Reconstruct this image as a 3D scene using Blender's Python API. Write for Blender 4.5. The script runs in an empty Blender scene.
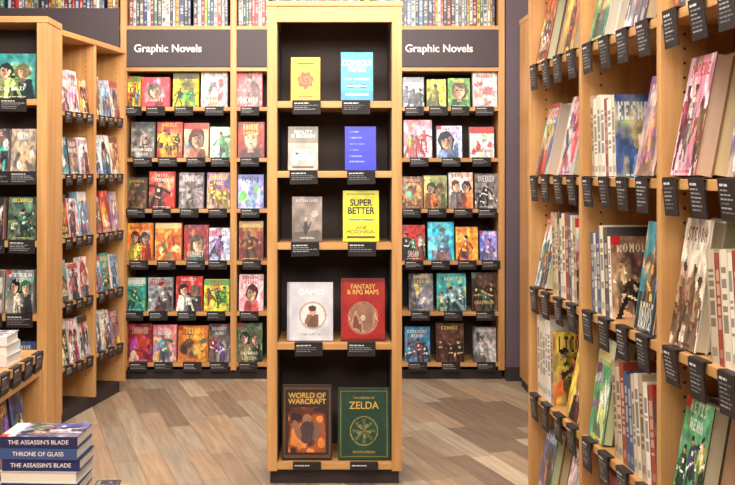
import bpy, math, random
import numpy as np
from mathutils import Matrix, Vector
random.seed(7)
R=random.Random(11)
F=1000.0; VX=333.0; VY=172.0; CH=1.4
def PX(x,D): return (x-VX)*D/F
def PZ(y,D): return CH+(VY-y)*D/F
T=Matrix.Translation
def RX(a): return Matrix.Rotation(math.radians(a),4,'X')
def RY(a): return Matrix.Rotation(math.radians(a),4,'Y')
def RZ(a): return Matrix.Rotation(math.radians(a),4,'Z')
I4=Matrix.Identity(4)
def lin(c):
    return tuple(((x/12.92) if x<=0.04045 else ((x+0.055)/1.055)**2.4) for x in c[:3])
def C(r,g,b): return (r/255.,g/255.,b/255.)

# ---------------- materials ----------------
def newmat(n):
    m=bpy.data.materials.new(n); m.use_nodes=True
    return m,m.node_tree.nodes,m.node_tree.links,m.node_tree.nodes['Principled BSDF']
def flat(n,c,rough=0.6,metal=0,var=0.06):
    m,N,L,B=newmat(n)
    tc=N.new('ShaderNodeTexCoord'); no=N.new('ShaderNodeTexNoise'); no.inputs['Scale'].default_value=6
    L.new(tc.outputs['Object'],no.inputs['Vector'])
    mx=N.new('ShaderNodeMix'); mx.data_type='RGBA'
    a=lin(c); mx.inputs[6].default_value=(*[x*(1-var*3) for x in a],1); mx.inputs[7].default_value=(*[min(1,x*(1+var*3)) for x in a],1)
    L.new(no.outputs['Fac'],mx.inputs[0]); L.new(mx.outputs[2],B.inputs['Base Color'])
    B.inputs['Roughness'].default_value=rough; B.inputs['Metallic'].default_value=metal
    return m
def wood(n,c1,c2,scale,rough=0.42):
    m,N,L,B=newmat(n)
    tc=N.new('ShaderNodeTexCoord'); mp=N.new('ShaderNodeMapping'); mp.inputs['Scale'].default_value=scale
    no=N.new('ShaderNodeTexNoise'); no.inputs['Scale'].default_value=1.0; no.inputs['Detail'].default_value=5; no.inputs['Roughness'].default_value=0.6
    L.new(tc.outputs['Object'],mp.inputs['Vector']); L.new(mp.outputs[0],no.inputs['Vector'])
    r=N.new('ShaderNodeValToRGB'); r.color_ramp.elements[0].position=0.3; r.color_ramp.elements[1].position=0.7
    r.color_ramp.elements[0].color=(*lin(c1),1); r.color_ramp.elements[1].color=(*lin(c2),1)
    L.new(no.outputs['Fac'],r.inputs[0]); L.new(r.outputs[0],B.inputs['Base Color'])
    bp=N.new('ShaderNodeBump'); bp.inputs['Strength'].default_value=0.08; bp.inputs['Distance'].default_value=0.01
    L.new(no.outputs['Fac'],bp.inputs['Height']); L.new(bp.outputs[0],B.inputs['Normal'])
    B.inputs['Roughness'].default_value=rough
    return m
W1,W2=C(176,124,70),C(210,160,102)
wood_v=wood('oak_vertical',W1,W2,(26,26,1.6)); wood_h=wood('oak_horizontal',W1,W2,(1.6,26,26))
m_dark=flat('dark_back_panel',C(70,57,54),0.7)
m_kick=flat('kick_plinth',C(50,38,42),0.6)
m_purple=flat('aubergine_wall_paint',C(96,80,88),0.8,var=0.02)
m_header=flat('aubergine_sign',C(62,48,52),0.55,var=0.03)
m_ceil=flat('ceiling_paint',C(205,201,195),0.9,var=0.02)
m_white=flat('sign_lettering',C(240,236,230),0.5,var=0.01)
m_gold=flat('gold_foil',C(205,165,80),0.4,var=0.05)
m_ink=flat('black_ink',C(25,25,30),0.5)
m_metal=flat('lamp_metal',C(30,30,32),0.4,0.6)
m_bk,N_,L_,B_=newmat('printed_paper')
at=N_.new('ShaderNodeAttribute'); at.attribute_name='Col'; L_.new(at.outputs['Color'],B_.inputs['Base Color']); B_.inputs['Roughness'].default_value=0.36
m_tag,N_,L_,B_=newmat('shelf_tag_plastic')
at=N_.new('ShaderNodeAttribute'); at.attribute_name='Col'; L_.new(at.outputs['Color'],B_.inputs['Base Color']); B_.inputs['Roughness'].default_value=0.5

# floor
m_floor,N_,L_,B_=newmat('mixed_oak_planks')
tc=N_.new('ShaderNodeTexCoord'); mp=N_.new('ShaderNodeMapping'); mp.inputs['Rotation'].default_value=(0,0,math.radians(72))
L_.new(tc.outputs['Object'],mp.inputs['Vector'])
br=N_.new('ShaderNodeTexBrick'); br.inputs['Scale'].default_value=1; br.inputs['Brick Width'].default_value=0.5; br.inputs['Row Height'].default_value=0.12
br.inputs['Mortar Size'].default_value=0.0012; br.inputs['Mortar Smooth'].default_value=0.2; br.offset=0.37; br.offset_frequency=3; br.squash=1.4; br.squash_frequency=2
br.inputs['Color1'].default_value=(0,0,0,1); br.inputs['Color2'].default_value=(1,1,1,1); br.inputs['Mortar'].default_value=(0.0,0.0,0.0,1)
L_.new(mp.outputs[0],br.inputs['Vector'])
r=N_.new('ShaderNodeValToRGB'); cr=r.color_ramp
cr.elements[0].position=0; cr.elements[0].color=(*lin(C(124,102,84)),1)
cr.elements[1].position=1; cr.elements[1].color=(*lin(C(192,170,142)),1)
for p,c in ((0.25,C(154,130,106)),(0.5,C(174,144,114)),(0.75,C(150,134,116))):
    e=cr.elements.new(p); e.color=(*lin(c),1)
L_.new(br.outputs['Color'],r.inputs[0])
mp2=N_.new('ShaderNodeMapping'); mp2.inputs['Scale'].default_value=(3,40,1); L_.new(mp.outputs[0],mp2.inputs['Vector'])
no=N_.new('ShaderNodeTexNoise'); no.inputs['Scale'].default_value=1; no.inputs['Detail'].default_value=6; L_.new(mp2.outputs[0],no.inputs['Vector'])
mr=N_.new('ShaderNodeMapRange'); mr.inputs['From Min'].default_value=0.3; mr.inputs['From Max'].default_value=0.7; mr.inputs['To Min'].default_value=0.74; mr.inputs['To Max'].default_value=1.14
L_.new(no.outputs['Fac'],mr.inputs['Value'])
mx=N_.new('ShaderNodeMix'); mx.data_type='RGBA'; mx.blend_type='MULTIPLY'; mx.inputs[0].default_value=1
L_.new(r.outputs[0],mx.inputs[6]); L_.new(mr.outputs[0],mx.inputs[7])
mx2=N_.new('ShaderNodeMix'); mx2.data_type='RGBA'; L_.new(br.outputs['Fac'],mx2.inputs[0]); L_.new(mx.outputs[2],mx2.inputs[6]); mx2.inputs[7].default_value=(*lin(C(90,68,52)),1)
L_.new(mx2.outputs[2],B_.inputs['Base Color']); B_.inputs['Roughness'].default_value=0.52

# ---------------- mesh builder ----------------
class MB:
    def __init__(s): s.v=[]; s.f=[]; s.c=[]
    def box(s,M,x0,x1,y0,y1,z0,z1,col=(1,1,1)):
        b=len(s.v)
        for z in (z0,z1):
            for (x,y) in ((x0,y0),(x1,y0),(x1,y1),(x0,y1)):
                s.v.append((M@Vector((x,y,z)))[:])
        l=lin(col)
        for q in ((3,2,1,0),(4,5,6,7),(0,1,5,4),(1,2,6,5),(2,3,7,6),(3,0,4,7)):
            s.f.append(tuple(b+i for i in q)); s.c.append(l)
    def quad(s,M,pts,col):
        b=len(s.v)
        for p in pts: s.v.append((M@Vector(p))[:])
        s.f.append(tuple(range(b,b+len(pts)))); s.c.append(lin(col))
    def art(s,M,x0,x1,z0,z1,y,arr):
        ny,nx,_=arr.shape; b=len(s.v)
        arr=np.clip(arr,0,1); la=np.where(arr<=0.04045,arr/12.92,((arr+0.055)/1.055)**2.4).tolist()
        o=M@Vector((x0,y,z0)); du=(M@Vector((x1,y,z0))-o)/nx; dv=(M@Vector((x0,y,z1))-o)/ny
        for j in range(ny+1):
            p=o+dv*j
            for i in range(nx+1): s.v.append((p.x+du.x*i,p.y+du.y*i,p.z+du.z*i))
        for j in range(ny):
            for i in range(nx):
                a=b+j*(nx+1)+i
                s.f.append((a,a+1,a+nx+2,a+nx+1)); s.c.append(la[j][i])
    def obj(s,name,mats,parent=None,bevel=0):
        me=bpy.data.meshes.new(name); me.from_pydata(s.v,[],s.f)
        ca=me.color_attributes.new('Col','FLOAT_COLOR','CORNER')
        out=[]
        for f,c in zip(s.f,s.c): out+= [c[0],c[1],c[2],1.0]*len(f)
        ca.data.foreach_set('color',out)
        me.materials.append(mats); me.update()
        o=bpy.data.objects.new(name,me); bpy.context.collection.objects.link(o)
        if parent: o.parent=parent
        if bevel:
            bv=o.modifiers.new('bev','BEVEL'); bv.width=bevel; bv.segments=2; bv.limit_method='ANGLE'
        return o
def text(body,M,size,mat,parent,name='lettering',align='CENTER',ext=0.0003,sx=1.0,off=0):
    cu=bpy.data.curves.new(name,'FONT'); cu.body=body; cu.size=size; cu.align_x=align; cu.extrude=ext; cu.space_line=0.85; cu.offset=off
    cu.materials.append(mat)
    o=bpy.data.objects.new(name,cu); bpy.context.collection.objects.link(o)
    o.parent=parent; o.matrix_world=M@RX(90)@Matrix.Diagonal((sx,1,1,1))
    return o
def empty(name,M=I4):
    e=bpy.data.objects.new(name,None); bpy.context.collection.objects.link(e); e.matrix_world=M; e.empty_display_size=0.1
    return e

# ---------------- covers ----------------
FONT={'A':'010101111101101','B':'110101110101110','C':'011100100100011','D':'110101101101110','E':'111100110100111','F':'111100110100100','G':'011100101101011','H':'101101111101101','I':'111010010010111','K':'101110100110101','L':'100100100100111','M':'101111111101101','N':'110101101101101','O':'010101101101010','R':'110101110110101','S':'011100010001110','T':'111010010010010','U':'101101101101111','V':'101101101101010','W':'101101111111101','Y':'101101010010010'}
SYL=['BA','RO','KE','NI','TO','MA','LU','SA','DE','VI','GO','HA','RE','LI','WE','CO','FA','NO','TI','MO','DA','KI','SH','ER','AN','ON','ST','OR']
def word(rng,n):
    w=''
    while len(w)<n: w+=rng.choice(SYL)
    return w[:n]
def grid(nx,ny):
    u=(np.arange(nx)+.5)/nx; v=(np.arange(ny)+.5)/ny
    return np.meshgrid(u,v)
def ell(U,V,cx,cy,rx,ry,a=0):
    c,s=math.cos(a),math.sin(a); x=U-cx; y=V-cy
    return ((x*c+y*s)/rx)**2+((-x*s+y*c)/ry)**2<1
def paint(A,m,c): A[m]=np.array(c)
def blend(A,m,c,k): A[m]=A[m]*(1-k)+np.array(c)*k
def vnoise(nx,ny,rs,n):
    g=rs.uniform(-1,1,(n+2,n+2)); U,V=grid(nx,ny); x=U*n; y=V*n
    i=x.astype(int); j=y.astype(int); fx=x-i; fy=y-j; fx=fx*fx*(3-2*fx); fy=fy*fy*(3-2*fy)
    return (g[j,i]*(1-fx)+g[j,i+1]*fx)*(1-fy)+(g[j+1,i]*(1-fx)+g[j+1,i+1]*fx)*fy
def stamp(A,wd,x,ytop,sx,sy,c):
    ny,nx,_=A.shape
    for k,ch in enumerate(wd):
        b=FONT.get(ch)
        if not b: continue
        for r_ in range(5):
            for q in range(3):
                if b[r_*3+q]=='1':
                    X0=x+(k*4+q)*sx; Y1=ytop-r_*sy
                    A[max(0,Y1-sy):max(0,Y1),max(0,X0):max(0,min(nx,X0+sx))]=np.array(c)
def bars(A,U,V,v0,v1,u0,u1,c,rng,n=8):
    for k in range(n):
        a=u0+(u1-u0)*k/n; b=a+(u1-u0)/n*rng.uniform(.55,.85)
        A[(U>a)&(U<b)&(V>v0)&(V<v1)]=np.array(c)
def comic(cols,seed,nx=40,ny=56):
    rng=random.Random(seed*7+3); rs=np.random.RandomState(seed); U,V=grid(nx,ny)
    c=[np.array(x) for x in cols]
    while len(c)<4: c.append(np.array([rng.uniform(.1,.9) for _ in range(3)]))
    extra=np.array([rng.uniform(.2,.9) for _ in range(3)])
    n1=vnoise(nx,ny,rs,3); n2=vnoise(nx,ny,rs,9); n3=vnoise(nx,ny,rs,5); n4=vnoise(nx,ny,rs,14)
    bt=rng.random(); k=np.clip(.2+.5*(1-V)+.5*n1,0,1)[...,None]
    A=c[0]*(1-k*.5)+c[1]*k*.5
    cx0,cy0=rng.uniform(.2,.8),rng.uniform(.3,.8); an=np.arctan2(V-cy0,(U-cx0)*.66)
    if bt<.2: blend(A,np.sin(an*rng.choice([7,9,12])+n1*2)>.2,c[2],.35)
    elif bt<.45: A+=(c[2]-A)*np.clip(1-np.hypot(U-cx0,(V-cy0)*1.4)*2.2,0,.9)[...,None]
    elif bt<.6: blend(A,(U+V*rng.uniform(-1,1)+n3*.1)>.6,c[1],.6)
    elif bt<.72:
        for q in range(6):
            x=rng.random(); blend(A,(abs(U-x)<rng.uniform(.03,.08))&(V<rng.uniform(.25,.65)),c[1]*rng.uniform(.3,.8),.85)
    A+=(c[2]-A)*np.clip(n3*1.8-.6,0,.6)[...,None]; A+=(extra-A)*np.clip(n2*1.6-.8,0,.45)[...,None]
    def fig(cx,hy,s,fc,ac,dark,rot):
        cr_,sr_=math.cos(rot),math.sin(rot); u=(U-cx)*cr_+(V-hy)*.7*sr_+.02*n2; v=(V-hy)-(U-cx)*.7*sr_
        leg=rng.uniform(.05,.35)
        blend(A,(abs(u)<(.07-v*rng.uniform(.2,.5))*s+.02)&(v<.02)&(v>-.5*s)&(n4>-.6),dark,.75)
        paint(A,(abs(u-.06*s+v*leg+.1*s*leg)<.05*s)&(v<-.26*s)&(v>-.75*s),fc*.75); paint(A,(abs(u+.06*s-v*leg-.1*s*leg)<.05*s)&(v<-.26*s)&(v>-.75*s),fc*.5)
        t=(abs(u)<(.15+v*.2)*s)&(v<0)&(v>-.32*s); paint(A,t,fc); paint(A,t&(u>.02*s),fc*.68); paint(A,t&(abs(v+.26*s)<.018*s),ac)
        paint(A,((u/(.05*s))**2+((v+.1*s)/(.04*s))**2)<1,ac)
        for sg in (-1,1):
            a=rng.uniform(-.3,1.5); ca,sa=math.cos(a),math.sin(a); ux=u-sg*.15*s; vx=v+.03*s
            al=-(vx*ca)+ux*sg*sa; pe=ux*sg*ca+vx*sa
            paint(A,(al>0)&(al<.27*s)&(abs(pe)<.038*s),fc*(.9 if sg<0 else .6)); paint(A,(al>.24*s)&(al<.3*s)&(abs(pe)<.04*s),ac)
        sk=np.array(C(216,170,134))*rng.uniform(.65,1.08) if rng.random()<.65 else fc*.9
        paint(A,((u/(.075*s))**2+((v-.075*s)/(.075*s))**2)<1,sk); paint(A,(((u-.03*s)/(.045*s))**2+((v-.07*s)/(.06*s))**2)<1,sk*.7)
        paint(A,((u/(.085*s))**2+((v-.12*s)/(.045*s))**2)<1,dark)
    def face(cx,cy,s,hair,coat):
        sk=np.array(C(222,178,146))*rng.uniform(.65,1.08); d=rng.choice([-1,1])
        paint(A,(abs(U-cx)<(.34-(V-cy+.5*s)*.3)*s)&(V<cy-.2*s),coat); paint(A,((U-cx)*d>0)&(abs(U-cx)<(.34-(V-cy+.5*s)*.3)*s)&(V<cy-.2*s),coat*.6)
        paint(A,ell(U+.03*n2,V,cx-.02*d,cy+.03*s,.27*s,.25*s,rng.uniform(-.4,.4)),hair); paint(A,(abs(U-cx)<.08*s)&(V>cy-.28*s)&(V<cy),sk*.65)
        paint(A,ell(U,V,cx,cy,.18*s,.19*s),sk); paint(A,ell(U,V,cx+.08*s*d,cy-.02*s,.1*s,.17*s),sk*.7)
        for q in (-.075,.075): paint(A,ell(U,V,cx+q*s,cy+.025*s,.038*s,.016*s),(.1,.08,.1)); blend(A,ell(U,V,cx+q*s,cy+.055*s,.05*s,.01*s),hair,.8)
        paint(A,ell(U,V,cx,cy-.09*s,.05*s,.013*s),np.array(C(150,50,50)))
        paint(A,ell(U+.03*n4,V,cx-.05*s*d,cy+.15*s,.2*s,.07*s,.3*d),hair)
    st=rng.random()
    if st<.34: fig(rng.uniform(.38,.62),rng.uniform(.55,.68),rng.uniform(1.0,1.4),c[1]*.6+c[2]*.4 if rng.random()<.5 else c[1],c[2],c[3]*.35,rng.uniform(-.6,.6))
    elif st<.56:
        for q in [.22,.78,.5]: fig(q+rng.uniform(-.06,.06),rng.uniform(.42,.66),rng.uniform(.6,.95),(c[1],c[2],extra)[rng.randint(0,2)]*rng.uniform(.7,1),c[3],c[1]*.4,rng.uniform(-.5,.5))
    elif st<.72: face(rng.uniform(.38,.62),rng.uniform(.42,.55),rng.uniform(.9,1.4),c[3]*.35 if rng.random()<.6 else c[2]*.7,c[1])
    elif st<.82:
        face(.3,.6,.7,c[1]*.4,c[2]); face(.72,.58,.7,extra*.4,c[1]); fig(.5,.4,.7,c[2],c[3],c[1]*.3,rng.uniform(-.3,.3))
    else:
        for q in range(14):
            blend(A,ell(U+.05*n3,V,rng.uniform(.1,.9),rng.uniform(.08,.75),rng.uniform(.05,.2),rng.uniform(.03,.12),rng.uniform(0,3)),(c[1],c[2],c[3],extra)[rng.randint(0,3)],.7)
    A=A*(1.08+.2*n2[...,None]+.22*n4[...,None])+.05*n1[...,None]
    tc=c[3] if abs(c[3]-c[0]).sum()>.7 else (np.array([1,1,.95]) if c[0].sum()<1.5 else np.array([.1,.08,.1]))
    if rng.random()<.25: tc=np.array([.97,.9,.4]) if c[0].sum()<1.6 else np.array([.7,.12,.12])
    if rng.random()<.3: blend(A,V>rng.uniform(.78,.86),(c[1],c[2],c[3])[rng.randint(0,2)],.8)
    n=rng.randint(5,max(5,min(9,(nx-2)//4))); wd=word(rng,n)
    sx=1 if rng.random()<.55 or nx<40 else max(1,(nx-3)//(n*4)); sy=rng.choice([1,1,2]) if ny>44 else 1
    base=A.copy()
    top=(ny-max(1,int(ny*rng.uniform(.04,.1)))) if rng.random()<.75 else int(ny*.27)
    stamp(A,wd,(nx-(n*4-1)*sx)//2,top,sx,sy,np.clip(tc,0,1))
    if rng.random()<.3 and nx>24:
        w2=word(rng,rng.randint(3,6)); stamp(A,w2,(nx-(len(w2)*4-1))//2,top-5*sy-2,1,1,np.clip(tc,0,1))
    if rng.random()<.5 and nx>20: bars(A,U,V,.03,.05,.2,.8,np.clip(tc,0,1),rng,9)
    if rng.random()<.2: paint(A,(U<.18)&(V>.9),(.8,.12,.12))
    A=A*.85+base*.15
    return np.clip(A+rs.uniform(-.03,.03,(ny,nx,1)),0,1)
Wh=C(232,228,220)
PAL=[(C(180,50,40),C(60,54,60),C(235,180,70),C(245,235,220)),(C(60,110,170),C(190,70,50),C(235,205,120),C(245,245,240)),
(C(238,205,90),C(80,50,50),C(200,70,40),C(40,30,30)),(C(70,150,160),C(30,60,80),C(235,150,70),C(240,232,210)),
(C(230,226,216),C(100,100,115),C(190,60,60),C(30,30,35)),(C(130,110,160),C(220,170,70),C(150,80,140),C(240,230,210)),
(C(78,76,84),C(150,140,134),C(215,80,60),C(235,228,218)),(C(222,140,80),C(120,50,40),C(245,215,130),C(250,240,210)),
(C(150,114,90),C(210,175,130),C(80,55,50),C(240,215,170)),(C(150,190,215),C(70,100,150),C(235,225,200),C(190,50,50)),
(C(50,60,104),C(100,140,195),C(210,190,140),C(240,240,245)),(C(240,236,228),C(70,120,160),C(225,130,70),C(30,40,60)),(C(218,222,226),C(150,70,70),C(90,90,100),C(150,30,30)),(C(90,165,110),C(40,80,70),C(230,215,120),Wh),
(C(238,226,204),C(150,120,90),C(110,60,50),C(90,40,30)),(C(226,200,206),C(170,80,110),C(240,230,220),C(120,30,60))]
PAGE=C(206,188,156)
def book(mb,M,w,h,t,arr,cov,page=PAGE):
    b=0.0022
    mb.box(M,-w/2,w/2,0,b,0,h,cov)
    mb.box(M,-w/2+b,w/2-.002,b,t-b,.003,h-.003,page)
    mb.box(M,-w/2,w/2,t-b,t,0,h,cov)
    mb.box(M,-w/2,-w/2+b,b,t-b,0,h,cov)
    if arr is not None: mb.art(M,-w/2,w/2,0,h,-.0004,arr)
def stack(mb,M,x,y,z,w,h,t,n,arr,cov,lean=7,page=PAGE,jit=0):
    th=math.radians(lean)
    for k in range(n):
        Mb=M@T((x+ (R.uniform(-jit,jit) if k else 0),y+k*(t/math.cos(th)+.0006),z+t*math.sin(th)+.0008))@RX(-lean)
        p=tuple(min(1,c*R.uniform(.9,1.06)) for c in page)
        book(mb,Mb,w,h,t,arr if k==0 else None,cov,p)
    return M@T((x,y,z+t*math.sin(th)+.0008))@RX(-lean)
SPC=[C(226,210,180),C(210,190,156),C(234,226,208),C(200,182,156),C(220,212,198),C(190,166,134),C(84,78,80),C(156,70,54),C(70,94,130),C(230,216,188),C(240,234,222)]
def spine_group(mb,M,x0,n,y,z,lean,hmax,seed,x1=9):
    th=math.radians(lean); x=x0+hmax*math.sin(th)
    ts=[R.uniform(.018,.036) for _ in range(n)]
    while ts and x+sum(t/math.cos(th)+.0006 for t in ts)>x1: ts.pop()
    for k,t in enumerate(ts):
        w=R.uniform(.13,.15); h=hmax*R.uniform(.88,1); p=np.array(R.choice(SPC))
        x+=t/math.cos(th)+.0006
        Mb=M@T((x,y+w/2,z+.0006))@RY(-lean)@RZ(90)
        last=(k==len(ts)-1)
        book(mb,Mb,w,h,t,comic(R.choice(PAL),seed+k,32,46) if last else None,tuple(p),C(214,198,168))
        A=np.zeros((40,5,3)); A[:]=p; ink=p*.35 if p.sum()>1.4 else np.array(C(225,215,190))
        for q in range(12,34):
            if R.random()<.7: A[q,1:4]=ink*.6+p*.4
        A[3:6,1:4]=ink*.4+p*.6; A[:,0]*=.88
        mb.art(Mb@T((-w/2,t,0))@RZ(-90),0,t,0,h,-.0004,A)
    return x
def tag(mb,M,xc,zt,w=.115,h=.062):
    a=R.uniform(-1.5,1.5)
    Mt=M@T((xc,-.006,zt+.002))@RX(R.uniform(3,8))@RY(a)
    mb.box(Mt,-w/2,w/2,-.003,0,-h,0,C(34,30,31))
    mb.box(M,xc-w/2,xc+w/2,-.006,.012,zt+.0005,zt+.003,C(34,29,31))
    rows=[(-.010,.005)]+[(-.021-.0085*k,.0032) for k in range(int((h-.03)/.0085))]
    for k,(zz,hh) in enumerate(rows):
        x0=-w/2+.008; x1=x0+(w-.016)*(R.uniform(.55,1.0) if k else .6)
        g=R.uniform(.42,.7) if k else .85
        while x0<x1:
            l=R.uniform(.008,.02)
            mb.quad(Mt,((x0,-.0034,zz-hh),(min(x0+l,x1),-.0034,zz-hh),(min(x0+l,x1),-.0034,zz),(x0,-.0034,zz)),(g,g,g))
            x0+=l+.003

# ---------------- bookcase ----------------
def bookcase(name,M,posts,shelves,height,depth,pw=.045,back=m_dark,zbase=.08,lip=.026,holes=False,top=.03,bot=True):
    root=empty(name,M)
    v=MB(); x0,x1=posts[0]-pw/2,posts[-1]+pw/2
    for i,p in enumerate(posts):
        v.box(I4,p-pw/2,p+pw/2,0,depth,0 if not bot else zbase-.02,height)
    v.obj('uprights',wood_v,root,.002)
    hh=MB()
    for i in range(len(posts)-1):
        l,r=posts[i]+pw/2,posts[i+1]-pw/2
        for z in shelves: hh.box(I4,l,r,.002,depth-.012,z-lip,z)
    hh.box(I4,x0-.004,x1+.004,-.004,depth,height,height+top)
    hh.obj('shelves',wood_h,root,.0015)
    b=MB(); b.box(I4,x0+.01,x1-.01,depth-.012,depth-.002,zbase,height-.001); b.obj('back_panel',back,root)
    k=MB(); k.box(I4,x0+.012,x1-.012,.04,depth-.01,0,zbase-.021); k.obj('kick_plinth',m_kick,root)
    if holes:
        ho=MB()
        for p in posts:
            for side in (-1,1):
                x=p+side*(pw/2+.0006)
                for yy in (.055,depth-.07):
                    z=.2
                    while z<height-.05:
                        pts=[(x,yy+.0035*math.cos(t*math.pi/4),z+.0035*math.sin(t*math.pi/4)) for t in range(8)]
                        if side<0: pts=pts[::-1]
                        ho.quad(I4,pts,C(70,42,20)); z+=.032
        ho.obj('shelf_pin_holes',m_tag,root)
    return root

# ======================= ROOM =======================
def slab(name,x0,x1,y0,y1,z0,z1,mat):
    b=MB(); b.box(I4,x0,x1,y0,y1,z0,z1); return b.obj(name,mat)
RX0,RX1,RY0,RY1,RH=-3.0,2.0,-1.2,7.1,3.1
slab('floor',RX0,RX1,RY0,RY1,-.05,0,m_floor)
slab('ceiling',RX0,RX1,RY0,RY1,RH,RH+.05,m_ceil)
slab('wall_back',RX0-.1,RX1+.1,RY1,RY1+.1,0,RH,m_purple)
slab('wall_left',RX0-.1,RX0,RY0,RY1,0,RH,m_purple)
slab('wall_right',RX1,RX1+.1,RY0,RY1,0,RH,m_purple)
slab('wall_front',RX0-.1,RX1+.1,RY0-.1,RY0,0,RH,m_ceil)

# ======================= BACK WALL CASE =======================
DB=6.73
MBk=T((0,DB,0))
zsh=[PZ(y,DB) for y in (107,158,209,261,312,363)]
posts=[-2.3,-1.41,-.67,.23,1.135]
bc=bookcase('long_bookcase',MBk,posts,zsh+[2.105,2.385],2.78,.33,pw=.042,back=m_dark,zbase=.085)
hd=MB()
for i in range(1,4):
    hd.box(I4,posts[i]+.022,posts[i+1]-.022,-.004,.02,2.108,2.357)
sign=empty('category_sign',MBk)
hd.obj('sign_panel',m_header,sign)
text('Graphic Novels',MBk@T((PX(134,DB),-.006,PZ(52,DB))),.072,m_white,sign,align='LEFT',off=.0012)
text('Graphic Novels',MBk@T((PX(405,DB),-.006,PZ(52,DB))),.072,m_white,sign,align='LEFT',off=.0012)
s2=MB(); s2.box(I4,-2.27,-1.434,-.02,.0,2.24,2.50); sg2=empty('category_sign',MBk); s2.obj('sign_panel',m_header,sg2)

Bk=C(34,32,34)
rowsL=[
 (107,[(128,140,76,(C(225,215,60),C(90,120,50),C(220,90,50),Bk)),(142,169,77,(C(236,60,66),C(210,50,66),Wh,C(250,220,210))),(173,198,72,(C(248,220,20),C(240,205,30),C(60,50,30),Bk)),(201,227,69,(C(200,192,190),C(90,80,86),C(220,212,204),C(160,40,40))),(237,262,69,(C(205,60,80),C(180,130,130),C(100,70,80),C(235,210,200)))]),
 (158,[(131,154,122,(C(80,74,76),C(170,150,140),Bk,Wh)),(157,182,122,(C(175,44,32),C(60,40,40),C(235,195,50),C(240,200,60))),(184,208,123,(C(230,212,170),C(180,90,60),C(90,100,120),C(170,40,30))),(210,231,127,(C(234,238,230),C(90,160,100),C(70,110,70),C(40,40,40))),(238,264,122,(C(140,28,28),C(70,26,30),C(200,60,40),C(230,200,150)))]),
 (209,[(128,146,178,(C(80,50,40),C(140,90,60),Bk,C(200,160,90))),(149,174,172,(C(214,46,40),C(60,30,30),C(230,170,130),Wh)),(179,203,173,(C(140,128,130),C(200,186,180),C(50,46,50),Wh)),(207,230,173,(C(140,92,150),C(220,195,70),C(80,70,140),C(240,220,90))),(238,263,175,(C(184,170,220),C(100,110,180),C(232,214,232),Wh))]),
 (261,[(127,152,224,(C(234,138,50),C(190,60,36),C(248,220,90),C(130,30,25))),(155,181,224,(C(220,108,46),C(140,60,36),C(242,200,90),C(245,225,160))),(184,208,226,(C(160,40,46),C(50,110,120),C(214,140,70),C(230,210,170))),(209,230,229,(C(230,232,238),C(70,100,180),C(170,70,100),C(170,30,40))),(239,263,222,(C(120,40,42),C(80,50,44),C(190,130,60),C(220,190,140)))]),
 (312,[(126,145,279,(C(36,145,120),C(30,90,90),C(160,205,100),Wh)),(148,172,279,(C(150,154,160),C(70,76,86),C(205,200,182),C(180,40,40))),(176,202,278,(C(210,36,36),C(50,40,44),Wh,Wh)),(204,229,281,(C(238,206,66),C(70,160,100),C(210,100,50),C(40,60,40))),(239,263,276,(C(240,208,212),C(220,84,94),C(242,238,230),C(190,40,50)))]),
 (363,[(128,152,326,(C(130,32,36),C(50,30,34),C(190,70,50),C(220,200,170))),(153,176,327,(C(214,110,140),C(90,150,180),C(236,204,100),Wh)),(178,208,328,(C(230,124,44),C(60,40,34),C(242,184,70),Bk)),(209,230,326,(C(60,58,62),C(205,200,195),C(185,45,45),Wh)),(237,262,325,(C(52,98,72),C(40,66,52),C(155,145,105),C(220,210,180)))]),
]
rowsR=[
 (107,[(403,424,77,(C(228,228,228),C(120,128,140),C(80,80,90),C(40,40,60))),(427,446,79,(C(218,220,66),C(150,170,60),C(110,80,50),C(60,60,40))),(448,470,78,(C(110,165,84),C(60,110,70),C(220,205,100),C(235,230,190))),(473,497,72,(C(236,232,230),C(214,90,90),C(160,160,170),C(190,40,40)))]),
 (158,[(404,432,120,(C(238,160,184),C(234,226,230),C(206,70,70),C(190,40,60))),(437,462,126,(C(216,226,242),C(110,140,200),C(200,110,130),C(50,60,120))),(470,494,127,(C(200,202,202),C(145,150,156),C(228,228,228),C(180,40,40)))]),
 (209,[(402,423,177,(C(120,78,56),C(80,42,36),C(205,128,66),C(230,190,120))),(424,447,176,(C(206,202,128),C(110,120,70),C(214,128,66),C(60,60,40))),(449,473,173,(C(236,230,222),C(222,120,60),C(120,110,110),C(160,50,30))),(475,498,174,(C(108,106,110),C(178,168,160),C(50,48,52),Wh))]),
 (261,[(402,425,226,(C(196,40,34),C(50,36,36),C(228,205,185),Wh)),(428,454,223,(C(34,180,220),C(200,235,240),C(30,100,140),Wh)),(456,478,228,(C(238,148,46),C(214,60,66),C(246,218,90),C(60,40,120))),(480,497,232,(C(84,114,206),C(160,130,206),C(224,214,230),Wh))]),
 (312,[(409,433,275,(C(54,54,62),C(160,160,168),C(100,105,125),Wh)),(437,466,275,(C(66,174,174),C(40,92,106),C(214,196,120),C(240,235,220))),(472,497,274,(C(80,56,46),C(140,94,60),C(44,34,32),C(210,180,120)))]),
 (363,[(405,430,329,(C(66,135,174),C(70,78,108),C(176,70,70),Wh)),(436,464,325,(C(66,46,38),C(136,68,46),C(40,32,32),C(200,170,120))),(473,496,329,(C(64,64,70),C(228,225,220),C(130,130,132),Wh))]),
]
bks=MB(); tg=MB(); sd=300
for rows in (rowsL,rowsR):
    for (yb,items) in rows:
        for (a,b,yt,cols) in items:
            sd+=1; D=DB+.035
            w=(b-a)*D/F; h=(yb-yt)*D/F; xc=PX((a+b)/2,D); z=PZ(yb,DB)
            stack(bks,MBk,xc,.025,z,w,h,.02,3,comic(cols,sd),cols[0],lean=7)
            tag(tg,I4,xc+R.uniform(-.01,.01),z+.001,.125,.060)
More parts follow.
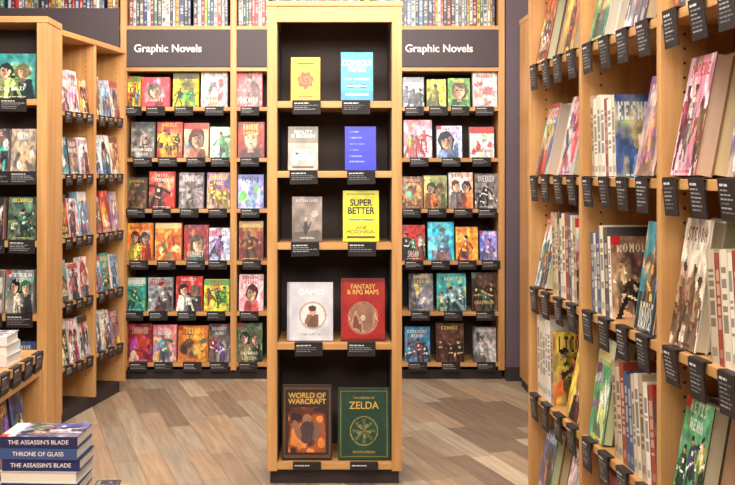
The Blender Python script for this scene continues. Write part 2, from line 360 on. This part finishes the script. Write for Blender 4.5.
for z in zsh:
    for xc in (-.30,-.12,.06):
        sd+=1; p=R.choice(PAL)
        stack(bks,MBk,xc,.025,z,.155,R.uniform(.22,.26),.02,3,comic(p,sd,24,34),p[0],lean=7); tag(tg,I4,xc,z+.001)
    sd+=1; p=R.choice(PAL); stack(bks,MBk,.355,.025,z,.15,.23,.02,3,comic(p,sd,24,34),p[0],lean=7); tag(tg,I4,.355,z+.001)
    for k in range(4):
        sd+=1; p=R.choice(PAL); xc=-2.17+k*.2
        stack(bks,MBk,xc,.025,z,.155,R.uniform(.22,.26),.02,3,comic(p,sd,24,34),p[0],lean=7); tag(tg,I4,xc,z+.001)
bks.obj('face_out_graphic_novels',m_bk)
tg.obj('shelf_tags',m_tag,bc)
# top row spines
sp=MB()
SC=[C(190,44,40),C(44,60,104),C(226,222,214),C(60,58,62),C(200,150,70),C(64,110,96),C(226,222,214),C(196,190,176),C(120,44,38),C(84,120,156),C(220,196,80),C(38,36,42),C(90,80,78),C(230,228,222),C(150,140,130)]
def spines(mb,M,x0,x1,y,z,hm,hM,tm=.014,tM=.034,dep=.17):
    x=x0
    while True:
        t=R.uniform(tm,tM)
        if x+t>x1: break
        h=R.uniform(hm,hM); c=np.array(R.choice(SC))
        A=np.zeros((34,5,3)); A[:]=c
        ink=np.array([.95,.93,.88]) if c.sum()<1.5 else np.array([.12,.1,.12])
        s0=R.randint(9,14); s1=R.randint(22,30)
        for q in range(s0,s1):
            if R.random()<.72: A[q,1:4]=ink*.6+c*.4
            if R.random()<.4: A[q,R.randint(1,3)]=c
        A[3:5,1:4]=c*.5+ink*.5
        if R.random()<.3: A[0:2]=np.array(R.choice(SC))
        if R.random()<.35: A[5:8,1:4]=np.array(R.choice(SC))
        A[:,0]*=.75; A[:,4]*=.85
        g=R.uniform(0,.012)
        mb.box(M,x,x+t-.002,y+g+.001,y+dep,z,z+h,tuple(c)); mb.art(M,x,x+t-.002,z,z+h,y+g,A)
        x+=t
        if R.random()<.06: x+=.02
for i in range(1,4): spines(sp,MBk,posts[i]+.03,posts[i+1]-.03,.04,2.386,.2,.28)
spines(sp,MBk,-2.26,-1.45,.04,2.386,.2,.3)
sp.obj('spine_out_graphic_novels',m_bk)

slab('wall_pier',1.162,RX1,6.72,RY1,0,RH,m_purple)
slab('baseboard_pier',1.162,RX1,6.69,6.72,0,.09,m_kick)
DN=6.25
MN=T((0,DN,0))
nz=[PZ(y,DN) for y in (60,112,165,220,272,325,372)]
nb=bookcase('narrow_bookcase',MN,[1.238,1.85],nz,2.36,.3,pw=.03,back=m_dark)
n2=MB(); nt=MB()
for z in nz:
    for k in range(3):
        p=R.choice(PAL); sd+=1; xc=1.36+k*.18
        stack(n2,MN,xc,.025,z,.14,.23,.02,2,comic(p,sd,16,24),p[0]); tag(nt,I4,1.32+k*.18,z+.001)
n2.obj('face_out_paperbacks',m_bk); nt.obj('shelf_tags',m_tag,nb)

# ======================= CENTRE ENDCAP =======================
DE=4.46; ME=T((0,DE,0))
ez=[PZ(y,DE) for y in (101,171,243,343,463)]
xl,xr=PX(267,DE),PX(402,DE); pw=.045
ec=bookcase('endcap_bookcase',ME,[xl+pw/2,xr-pw/2],ez,2.14,.34,pw=pw,back=m_dark,lip=.03,zbase=.085,top=.022)
fa=MB(); fa.box(I4,xl+pw,xr-pw,.0005,.02,PZ(22,DE),2.139); fa.obj('fascia',wood_h,ec,.0015)
li=MB()
li.box(I4,xl+pw,xl+pw+.003,.035,.32,.1,2.06); li.box(I4,xr-pw-.003,xr-pw,.035,.32,.1,2.06)
li.obj('side_lining',m_dark,ec)
et=MB()
for (y,xs) in ((101,((293,320),(342,370))),(171,((289,318),(347,375))),(243,((291,319),(348,376))),(343,((294,323),(347,376))),(463,((293,321),(350,378)))):
    for a,b in xs: tag(et,I4,PX((a+b)/2,DE),PZ(y,DE)+.001,.125,.062 if y<460 else .032)
et.obj('shelf_tags',m_tag,ec)
def cov(nx,ny,bg):
    U,V=grid(nx,ny); A=np.zeros((ny,nx,3)); A[:]=np.array(bg); return A,U,V
def noise(A,s,k=.03):
    rs=np.random.RandomState(s); ny,nx,_=A.shape
    return np.clip(A*(1+.1*vnoise(nx,ny,rs,6)[...,None])+rs.uniform(-k,k,(ny,nx,1)),0,1)
def ecbook(name,x0,x1,yt,yb,t,A,cv):
    D=DE+.04; w=(x1-x0)*D/F; h=(yb-yt)*D/F; mb=MB()
    M=stack(mb,ME,PX((x0+x1)/2,D),.035,PZ(yb,DE),w,h,t,1,A,cv,lean=6)
    return mb.obj(name,m_bk),M,w,h
def tx(o,M,s,u,v,w,h,size,mat,sx=1,off=0): text(s,M@T(((u-.5)*w,-.0012,v*h)),size,mat,o,sx=sx,ext=.0002,off=off)
# 1
A,U,V=cov(48,66,C(252,208,16)); rr=np.hypot(U-.5,(V-.47)*1.4); an=np.arctan2((V-.47)*1.4,U-.5)
paint(A,rr<.27+.03*np.sin(an*7),C(226,60,26)); paint(A,(rr<.2)&(np.sin(rr*46+an*2)>.6),C(246,130,30)); paint(A,(V>.84)&(V<.88)&(abs(U-.5)<.3),C(150,60,30)); paint(A,(V<.1)&(V>.07)&(abs(U-.5)<.25),C(120,60,30))
ecbook('paperback_book',291,320,57,101,.03,noise(A,1),C(235,190,30))
# 2
A,U,V=cov(48,66,C(62,166,218)); paint(A,V<.2,C(44,132,196)); paint(A,(V>.1)&(V<.15)&(abs(U-.5)<.35),C(210,230,240)); paint(A,ell(U,V,.3,.3,.12,.05),C(40,80,160)); paint(A,ell(U,V,.7,.3,.12,.05),C(40,80,160)); paint(A,(abs(U-.5)<.3)&(abs(V-.3)<.012),Wh)
o,M,w,h=ecbook('hardcover_book',341,373,52,101,.035,noise(A,2),C(50,130,185))
tx(o,M,'CONSOLE\nWARS',.5,.73,w,h,.035,m_white,.84,.0008)
tx(o,M,'SEGA  NINTENDO',.5,.42,w,h,.014,m_white)
# 3
A,U,V=cov(48,66,C(166,160,146)); paint(A,V>.62,C(132,122,110)); paint(A,ell(U,V,.5,.36,.34,.13),C(232,228,216)); paint(A,ell(U,V,.22,.28,.12,.15,.5),C(232,228,216)); paint(A,ell(U,V,.78,.28,.12,.15,-.5),C(232,228,216))
paint(A,(abs(U-.3)<.07)&(abs(V-.38)<.013),C(80,74,70)); paint(A,(abs(U-.3)<.02)&(abs(V-.38)<.045),C(80,74,70))
for q in range(4): paint(A,ell(U,V,.7+.06*math.cos(q*1.57),.38+.04*math.sin(q*1.57),.025,.018),C(170,70,50))
paint(A,(V<.09)&(V>.05)&(abs(U-.5)<.35),C(90,80,70))
o,M,w,h=ecbook('paperback_book',288,318,127,171,.028,noise(A,3),C(140,130,118))
tx(o,M,'REALITY\nIS BROKEN',.5,.84,w,h,.022,m_white,1,.0005)
# 4
A,U,V=cov(48,66,C(14,24,200))
for k,vv in enumerate((.88,.74,.6,.46,.32,.2)): bars(A,U,V,vv-.012,vv+.012,.14,.45+.1*(k%3),C(140,160,245),random.Random(k),7)
ecbook('paperback_book',345,376,127,171,.03,A,C(24,28,160))
# 5 grey-brown with a small figure
A,U,V=cov(48,66,C(140,124,114)); n_=vnoise(48,66,np.random.RandomState(4),6); A*= (1+.25*n_+.15*(V-.5))[...,None]
paint(A,(V<.22+.05*n_),C(96,84,78)); paint(A,ell(U,V,.46,.3,.08,.16),C(60,50,52)); paint(A,ell(U,V,.46,.5,.05,.04),C(190,160,140)); paint(A,ell(U,V,.58,.34,.03,.13,-.5),C(70,58,56)); paint(A,ell(U,V,.75,.62,.12,.08),C(184,170,160))
o,M,w,h=ecbook('paperback_book',292,322,198,243,.028,noise(A,5),C(90,78,70))
tx(o,M,'EXTRA LIVES',.5,.88,w,h,.018,m_white); tx(o,M,'TOM BISSELL',.5,.06,w,h,.012,m_white)
# 6
A,U,V=cov(48,66,C(222,212,40)); paint(A,(V>.06)&(V<.1)&(abs(U-.5)<.4),C(70,80,40)); paint(A,(V>.92)&(V<.94)&(abs(U-.5)<.4),C(90,90,40)); paint(A,(abs(V-.42)<.012)&(abs(U-.5)<.36),C(60,130,140))
o,M,w,h=ecbook('hardcover_book',343,379,192,243,.034,noise(A,6),C(200,190,40))
tx(o,M,'SUPER\nBETTER',.5,.7,w,h,.042,m_ink,.85,.0012); tx(o,M,'JANE\nMCGONIGAL',.5,.24,w,h,.022,m_ink)
# 7
A,U,V=cov(60,76,C(198,196,202)); rr=np.hypot((U-.56)*1.0,(V-.43)*1.25); paint(A,rr<.3,C(172,152,136)); paint(A,rr<.26,C(214,206,198)); paint(A,(abs(U-.56)<.13)&(V<.45)&(rr<.26),C(112,80,66)); paint(A,ell(U,V,.56,.5,.075,.075),C(190,150,118)); paint(A,ell(U,V,.55,.55,.09,.05),C(70,50,44)); paint(A,ell(U,V,.45,.36,.05,.1,-.5),C(140,100,78)); paint(A,U<.05,C(158,154,160))
o,M,w,h=ecbook('hardcover_book',287,333,285,343,.04,noise(A,7),C(170,166,170))
tx(o,M,'GAMES',.53,.79,w,h,.034,m_white,1.1,.0008); tx(o,M,'T H E   A R T   O F',.53,.09,w,h,.012,m_ink)
# 8
A,U,V=cov(60,76,C(152,30,24)); rr=np.hypot(U-.5,(V-.36)*1.3); paint(A,rr<.34,C(176,138,106)); n_=vnoise(60,76,np.random.RandomState(5),9); paint(A,(rr<.3)&(n_>.0),C(140,98,80)); paint(A,(rr<.3)&(n_<-.45),C(114,64,56)); paint(A,(rr<.06),C(200,172,140)); paint(A,(rr>.31)&(rr<.325),C(110,50,40)); paint(A,(V>.94)|(V<.04),C(116,20,16))
o,M,w,h=ecbook('hardcover_book',341,385,281,343,.04,noise(A,8,.04),C(130,28,22))
tx(o,M,'FANTASY\n& RPG MAPS',.5,.83,w,h,.029,m_gold,.9,.0006)
# 9
A,U,V=cov(64,84,C(50,34,30)); n_=vnoise(64,84,np.random.RandomState(9),9)
paint(A,(abs(U-.5)>.43)|(abs(V-.5)>.445),C(98,70,44)); paint(A,(abs(U-.5)>.47)|(abs(V-.5)>.478),C(44,30,26))
e=(abs(U-.5)<.38)&(V>.1)&(V<.7); paint(A,e,C(92,46,34)); paint(A,e&(n_>.0),C(150,76,42)); paint(A,e&(n_>.4),C(216,130,66)); paint(A,e&(n_<-.4),C(48,34,38))
paint(A,ell(U,V,.5,.54,.09,.07),C(150,110,80)); paint(A,ell(U,V,.5,.36,.17,.15),C(76,56,60)); paint(A,ell(U,V,.3,.4,.06,.14,.5),C(130,96,74)); paint(A,ell(U,V,.7,.38,.06,.14,-.5),C(120,90,74)); paint(A,ell(U,V,.5,.83,.35,.08),C(90,58,34))
o,M,w,h=ecbook('hardcover_book',282,332,390,463,.045,noise(A,9,.04),C(40,28,24))
tx(o,M,'WORLD OF\nWARCRAFT',.5,.83,w,h,.032,m_gold,1,.0006)
# 10
A,U,V=cov(64,84,C(32,62,46)); paint(A,((abs(U-.5)>.43)|(abs(V-.5)>.45))&(abs(U-.5)<.45)&(abs(V-.5)<.465),C(124,118,64))
rr=np.hypot(U-.5,(V-.4)*1.3); paint(A,(rr<.27)&(rr>.25),C(140,130,72)); an=np.arctan2((V-.4)*1.3,U-.5)
paint(A,(rr<.22)&(np.cos(an*8)>.3)&(rr>.06),C(84,96,62)); paint(A,(rr<.14)&(np.cos(an*5+1)>.2),C(126,118,66))
o,M,w,h=ecbook('hardcover_book',338,390,393,463,.045,noise(A,10,.03),C(24,46,34))
tx(o,M,'THE LEGEND OF',.5,.85,w,h,.013,m_gold); tx(o,M,'ZELDA',.5,.71,w,h,.046,m_gold,.95,.0004); tx(o,M,'ENCYCLOPEDIA',.5,.09,w,h,.014,m_gold)

# ======================= RIGHT BOOKCASE =======================
ang=math.degrees(math.atan2(-1,.062))
def rp(D): return Vector((.857-.062*D,D,0))
MR=T(rp(3.335))@RZ(ang)
bw=.562
rposts=[.012,bw,2*bw,3*bw,4*bw]
rz=[.10,.33,.675,1.022,1.385,1.745,2.10]
rc=bookcase('tall_bookcase',MR,rposts,rz,2.45,.32,pw=.022,back=wood_v,holes=True,lip=.022)
rb=MB(); rt=MB()
PG=[C(224,202,164),C(212,190,154),C(200,180,150),C(228,208,172),C(216,200,172)]
CV=[C(225,216,196),C(90,80,76),C(150,116,86),C(226,220,206),C(120,84,64),C(100,106,130),C(190,160,120)]
MODES=[[3,0,3,2,0,1,2],[0,2,2,3,3,0,0],[2,3,0,2,0,3,1],[3,2,3,0,2,3,2]]
for i in range(4):
    l,r_=rposts[i]+.015,rposts[i+1]-.015
    for j,z in enumerate(rz):
        hm=.19 if j==0 else 1
        mode=MODES[i][j]
        def put(x,w,y=.02,fill=.25):
            global sd
            sd+=1; p=R.choice(PAL); lean=R.uniform(8,12); h=min(hm,R.uniform(.225,.28)); t=R.uniform(.024,.038)
            sp_=.30-y-h*math.sin(math.radians(lean))-.005
            cp=max(1,int(min(fill,sp_)/(t+.002)))
            stack(rb,MR,x+w/2,y,z,w,h,t,cp,comic(p,sd,32,46),R.choice(CV),lean=lean,page=R.choice(PG))
        if mode==0:
            w=R.uniform(.12,.14); put(l+.015,w,.015); w2=R.uniform(.12,.14); put(r_-w2-R.uniform(.1,.13),w2,.015)
        elif mode==1:
            put(l+.008,.13,.015); put(l+.23,.13,.03); put(r_-.125-.006,.12,.09,.12)
        elif mode==2:
            put(l+.008,R.uniform(.12,.135),.015)
            sd+=20; spine_group(rb,MR,l+.18,R.randint(7,10),.02,z,R.uniform(4,9),min(hm,R.uniform(.235,.27)),sd,r_-.02)
        else:
            sd+=20; x=spine_group(rb,MR,l+.01,R.randint(6,8),.02,z,R.uniform(3,6),min(hm,R.uniform(.23,.26)),sd,r_-.2)
            w2=.125; put(r_-w2-.05,w2,.015) if x<r_-.2 else None
        for k in range(4): tag(rt,I4,l+.062+k*.134,z+.001,.07,.082)
rb.obj('face_out_book_stacks',m_bk); rt.obj('shelf_tags',m_tag,rc)

# ======================= LEFT ANGLED CASE =======================
pL=Vector((-1.49,5.46,0)); aL=math.degrees(math.atan2(.91,.17)); ML=T(pL)@RZ(aL)
lp=[.015,.463,.915]
lz=[.32,.675,1.03,1.385,1.735]
lc=bookcase('angled_bookcase',ML,lp,lz,2.15,.3,pw=.028,back=wood_v,holes=True,lip=.022,zbase=.09)
lb=MB(); lt=MB()
for i in range(2):
    l,r_=lp[i]+.018,lp[i+1]-.018
    for z in lz:
        x=l+.004
        for k in range(3):
            w=R.uniform(.115,.13); sd+=1; p=R.choice(PAL)
            stack(lb,ML,x+w/2,.02,z,w,R.uniform(.2,.255),.024,R.randint(1,3),comic(p,sd,26,38),p[0],lean=7)
            x+=.137
        for k in range(3): tag(lt,I4,l+.07+k*.137,z+.001,.085,.062)
lb.obj('face_out_paperbacks',m_bk); lt.obj('shelf_tags',m_tag,lc)

# ======================= LEFT FRONTAL CASE =======================
DF=4.88; MF=T((0,DF,0)); fr=PX(47,DF)
fz=[PZ(y,DF) for y in (99,172,241,315,388)]+[.10]
fc=bookcase('display_bookcase',MF,[fr-.9,fr-.025],fz,2.13,.26,pw=.05,back=m_dark,lip=.03,top=.03)
fb=MB(); ft=MB()
FL=[[(-8,35,53,(C(50,140,140),C(30,70,80),C(170,190,110),C(235,225,200)))],
 [(-14,9,126,(C(80,66,76),Bk,C(150,110,90),Wh)),(11,36,128,(C(166,152,138),C(80,72,72),C(190,160,120),Wh))],
 [(-20,3,198,(C(110,50,50),Bk,C(140,100,90),Wh)),(8,36,198,(C(60,82,74),C(40,50,46),C(140,150,110),C(210,210,190)))],
 [(-24,2,270,(C(200,190,180),C(80,70,80),Bk,C(120,30,30))),(6,33,270,(C(120,124,130),C(60,60,66),C(200,190,170),Wh))],
 [(-20,4,345,(C(160,40,40),Bk,C(120,90,80),Wh)),(8,35,345,(C(60,80,120),Bk,C(90,110,80),C(210,210,190)))],[]]
for z,its in zip(fz,FL):
    for a,b,yt,cols in its:
        sd+=1; D=DF+.04; w=(b-a)*D/F
        stack(fb,MF,PX((a+b)/2,D),.03,z,w,.225 if yt<60 else .21,.03,2,comic(cols,sd,44,60),cols[0]); tag(ft,I4,PX((a+b)/2,DF),z+.001,.13,.064)
    for k in range(3):
        sd+=1; p=R.choice(PAL); xc=fr-.81+k*.17
        stack(fb,MF,xc,.03,z,.13,.21,.03,2,comic(p,sd,20,28),p[0]); tag(ft,I4,xc,z+.001)
fb.obj('face_out_hardcovers',m_bk); ft.obj('shelf_tags',m_tag,fc)

# ======================= LOW DISPLAY CASE =======================
MLo=T((-1.107,3.0,0))@RZ(90)
lo=bookcase('low_display_bookcase',MLo,[.02,.80],[.10,.38,.65],.69,.55,pw=.04,back=wood_v,lip=.022,top=.03)
lob=MB(); lot=MB()
for z in (.10,.38):
    for k in range(4):
        sd+=1; p=R.choice(PAL)
        stack(lob,MLo,.14+k*.17,.03,z,.14,.215,.03,3,comic(p,sd,24,34),p[0])
        tag(lot,I4,.14+k*.17,z+.001,.08,.07)
for k in range(6): tag(lot,I4,.1+k*.13,.72,.09,.07)
lob.obj('face_out_paperbacks',m_bk); lot.obj('shelf_tags',m_tag,lo)
def pile(name,x,y,z,n,titles=None,w=.15,h=.225,pal=None,rot0=0,ts=(.03,.036),rv=3,flips=None):
    mb=MB(); zz=z; info=[]
    for k in range(n):
        t=R.uniform(*ts); c=(pal or SC)[k%len(pal or SC)]
        flip=180 if (flips and k in flips) or (flips is None and titles is None and k%3==1) else 0
        M=T((x+R.uniform(-.006,.006),y+R.uniform(-.004,.004),zz+t+.0006))@RZ(90+rot0+R.uniform(-rv,rv)+flip)@RX(-90)@T((0,0,-h/2))
        top=(k==n-1)
        A=comic((c,tuple(min(1,v*1.6) for v in c),C(180,170,190),Wh),k+900,30,40) if top else None
        book(mb,M,w,h,t,A,c,C(222,216,204)); info.append((M,t,flip)); zz+=t+.0012
    o=mb.obj(name,m_bk)
    if titles:
        for k,(M,t,flip) in enumerate(info):
            if flip: continue
            cu=bpy.data.curves.new('spine_title','FONT'); cu.body=titles[k%len(titles)]; cu.size=.0165; cu.align_x='CENTER'; cu.align_y='CENTER'; cu.extrude=.0002; cu.materials.append(m_white)
            q=bpy.data.objects.new('spine_title',cu); bpy.context.collection.objects.link(q); q.parent=o
            p0=M@Vector((-w/2-.001,t/2,h/2)); xd=((M@Vector((-w/2,t/2,0)))-p0).normalized(); zd=(M.to_3x3()@Vector((-1,0,0))).normalized()
            if xd.x<0: xd=-xd
            yd=zd.cross(xd)
            q.matrix_world=Matrix(((xd.x,yd.x,zd.x,p0.x),(xd.y,yd.y,zd.y,p0.y),(xd.z,yd.z,zd.z,p0.z),(0,0,0,1)))
    return o
pile('stacked_hardcovers',-1.25,3.56,.7205,3,pal=[C(215,210,205),C(200,200,205),C(225,220,215)])
# ======================= NEAR TABLE =======================
def table(name,x0,x1,y0,y1,h):
    root=empty(name)
    a=MB(); a.box(I4,x0,x1,y0,y1,h-.035,h); a.obj('top',wood_h,root,.003)
    b=MB()
    for x in (x0+.02,x1-.07):
        for y in (y0+.02,y1-.07): b.box(I4,x,x+.05,y,y+.05,0,h-.035)
    b.obj('legs',wood_v,root,.002)
    c=MB()
    for y in (y0+.035,y1-.05): c.box(I4,x0+.07,x1-.07,y,y+.015,h-.11,h-.035)
    for x in (x0+.035,x1-.05): c.box(I4,x,x+.015,y0+.07,y1-.07,h-.11,h-.035)
    c.obj('apron',wood_h,root)
    return root
tb=table('display_table',-1.5,-.60,2.35,2.97,.475)
DP=2.75
pile('stacked_hardcovers',PX(41,DP),DP+.075,.476,6,titles=["THE ASSASSIN'S BLADE","THRONE OF GLASS","THE ASSASSIN'S BLADE"],pal=[C(214,212,214),C(30,38,84),C(190,196,206),C(34,42,92),C(60,82,132),C(44,44,84)],w=.15,h=.216,rv=3,ts=(.03,.035),flips=[2])
pile('stacked_paperbacks',PX(41,DP)-.31,DP+.09,.476,5,pal=[C(200,196,190),C(90,60,60)],w=.15,h=.222)
pile('stacked_paperbacks',-.642,2.83,.476,1,pal=[C(46,44,54)],w=.12,h=.07)
tt=MB(); Mt=T((0,2.35,0))
for k in range(6): tag(tt,Mt,-1.42+k*.14,.476,.115,.05)
tt.obj('shelf_tags',m_tag,tb)

# ======================= LIGHTS =======================
def area(name,loc,tgt,sx,sy,e,col=(1,.94,.86)):
    l=bpy.data.lights.new(name,'AREA'); l.shape='RECTANGLE'; l.size=sx; l.size_y=sy; l.energy=e; l.color=col
    o=bpy.data.objects.new(name,l); bpy.context.collection.objects.link(o); o.location=loc
    o.rotation_euler=(Vector(tgt)-Vector(loc)).to_track_quat('-Z','Y').to_euler(); return o
area('overhead_area_light',(-.3,1.6,3.05),(-.3,4.6,.9),2.4,.8,125)  # area lamps added overhead to light the shelves, no light panels modelled
area('overhead_area_light',(-.4,5.5,3.05),(-.4,5.9,0),2.6,.8,76)
area('overhead_area_light',(-.3,3.6,3.05),(-.3,7.0,1.0),2.8,.5,125)
area('overhead_area_light',(-.9,2.4,3.05),(1.0,2.4,1.2),.6,2.2,50)
area('overhead_area_light',(.6,4.4,3.05),(-1.6,5.2,1.2),.5,1.2,24)
area('overhead_area_light',(.2,0.0,3.0),(.0,4.0,1.2),2.2,1.0,108)  # added fill lamp above the camera, tilted forward to brighten the shelf fronts
tr=empty('track_light')
b=MB(); b.box(I4,-1.6,1.2,3.98,4.02,3.06,3.099,C(30,30,30)); b.obj('rail',m_metal,tr)
for x in (-1.2,-.4,.4,1.0):
    bpy.ops.mesh.primitive_cone_add(vertices=24,radius1=.055,radius2=.035,depth=.16,location=(x,4.03,2.94),rotation=(math.radians(25),0,0))
    o=bpy.context.object; o.name='spot_head'; o.data.materials.append(m_metal); o.parent=tr
    b=MB(); b.box(I4,x-.008,x+.008,3.99,4.006,2.98,3.065); b.obj('stem',m_metal,tr)
w=bpy.data.worlds.new('world'); w.use_nodes=True; w.node_tree.nodes['Background'].inputs[0].default_value=(.9,.85,.8,1); w.node_tree.nodes['Background'].inputs[1].default_value=.3
bpy.context.scene.world=w
# ======================= CAMERA =======================
cd=bpy.data.cameras.new('camera'); cam=bpy.data.objects.new('camera',cd); bpy.context.collection.objects.link(cam)
cam.location=(0,0,CH); cam.rotation_euler=(math.radians(90),0,0)
cd.sensor_width=36; cd.lens=F/735*36; cd.shift_x=(367.5-VX)/735; cd.shift_y=(VY-242.5)/735; cd.clip_start=.05
bpy.context.scene.camera=cam
try:
    bpy.context.scene.view_settings.view_transform='Standard'
    bpy.context.scene.view_settings.look='None'
except Exception as e: print(e)
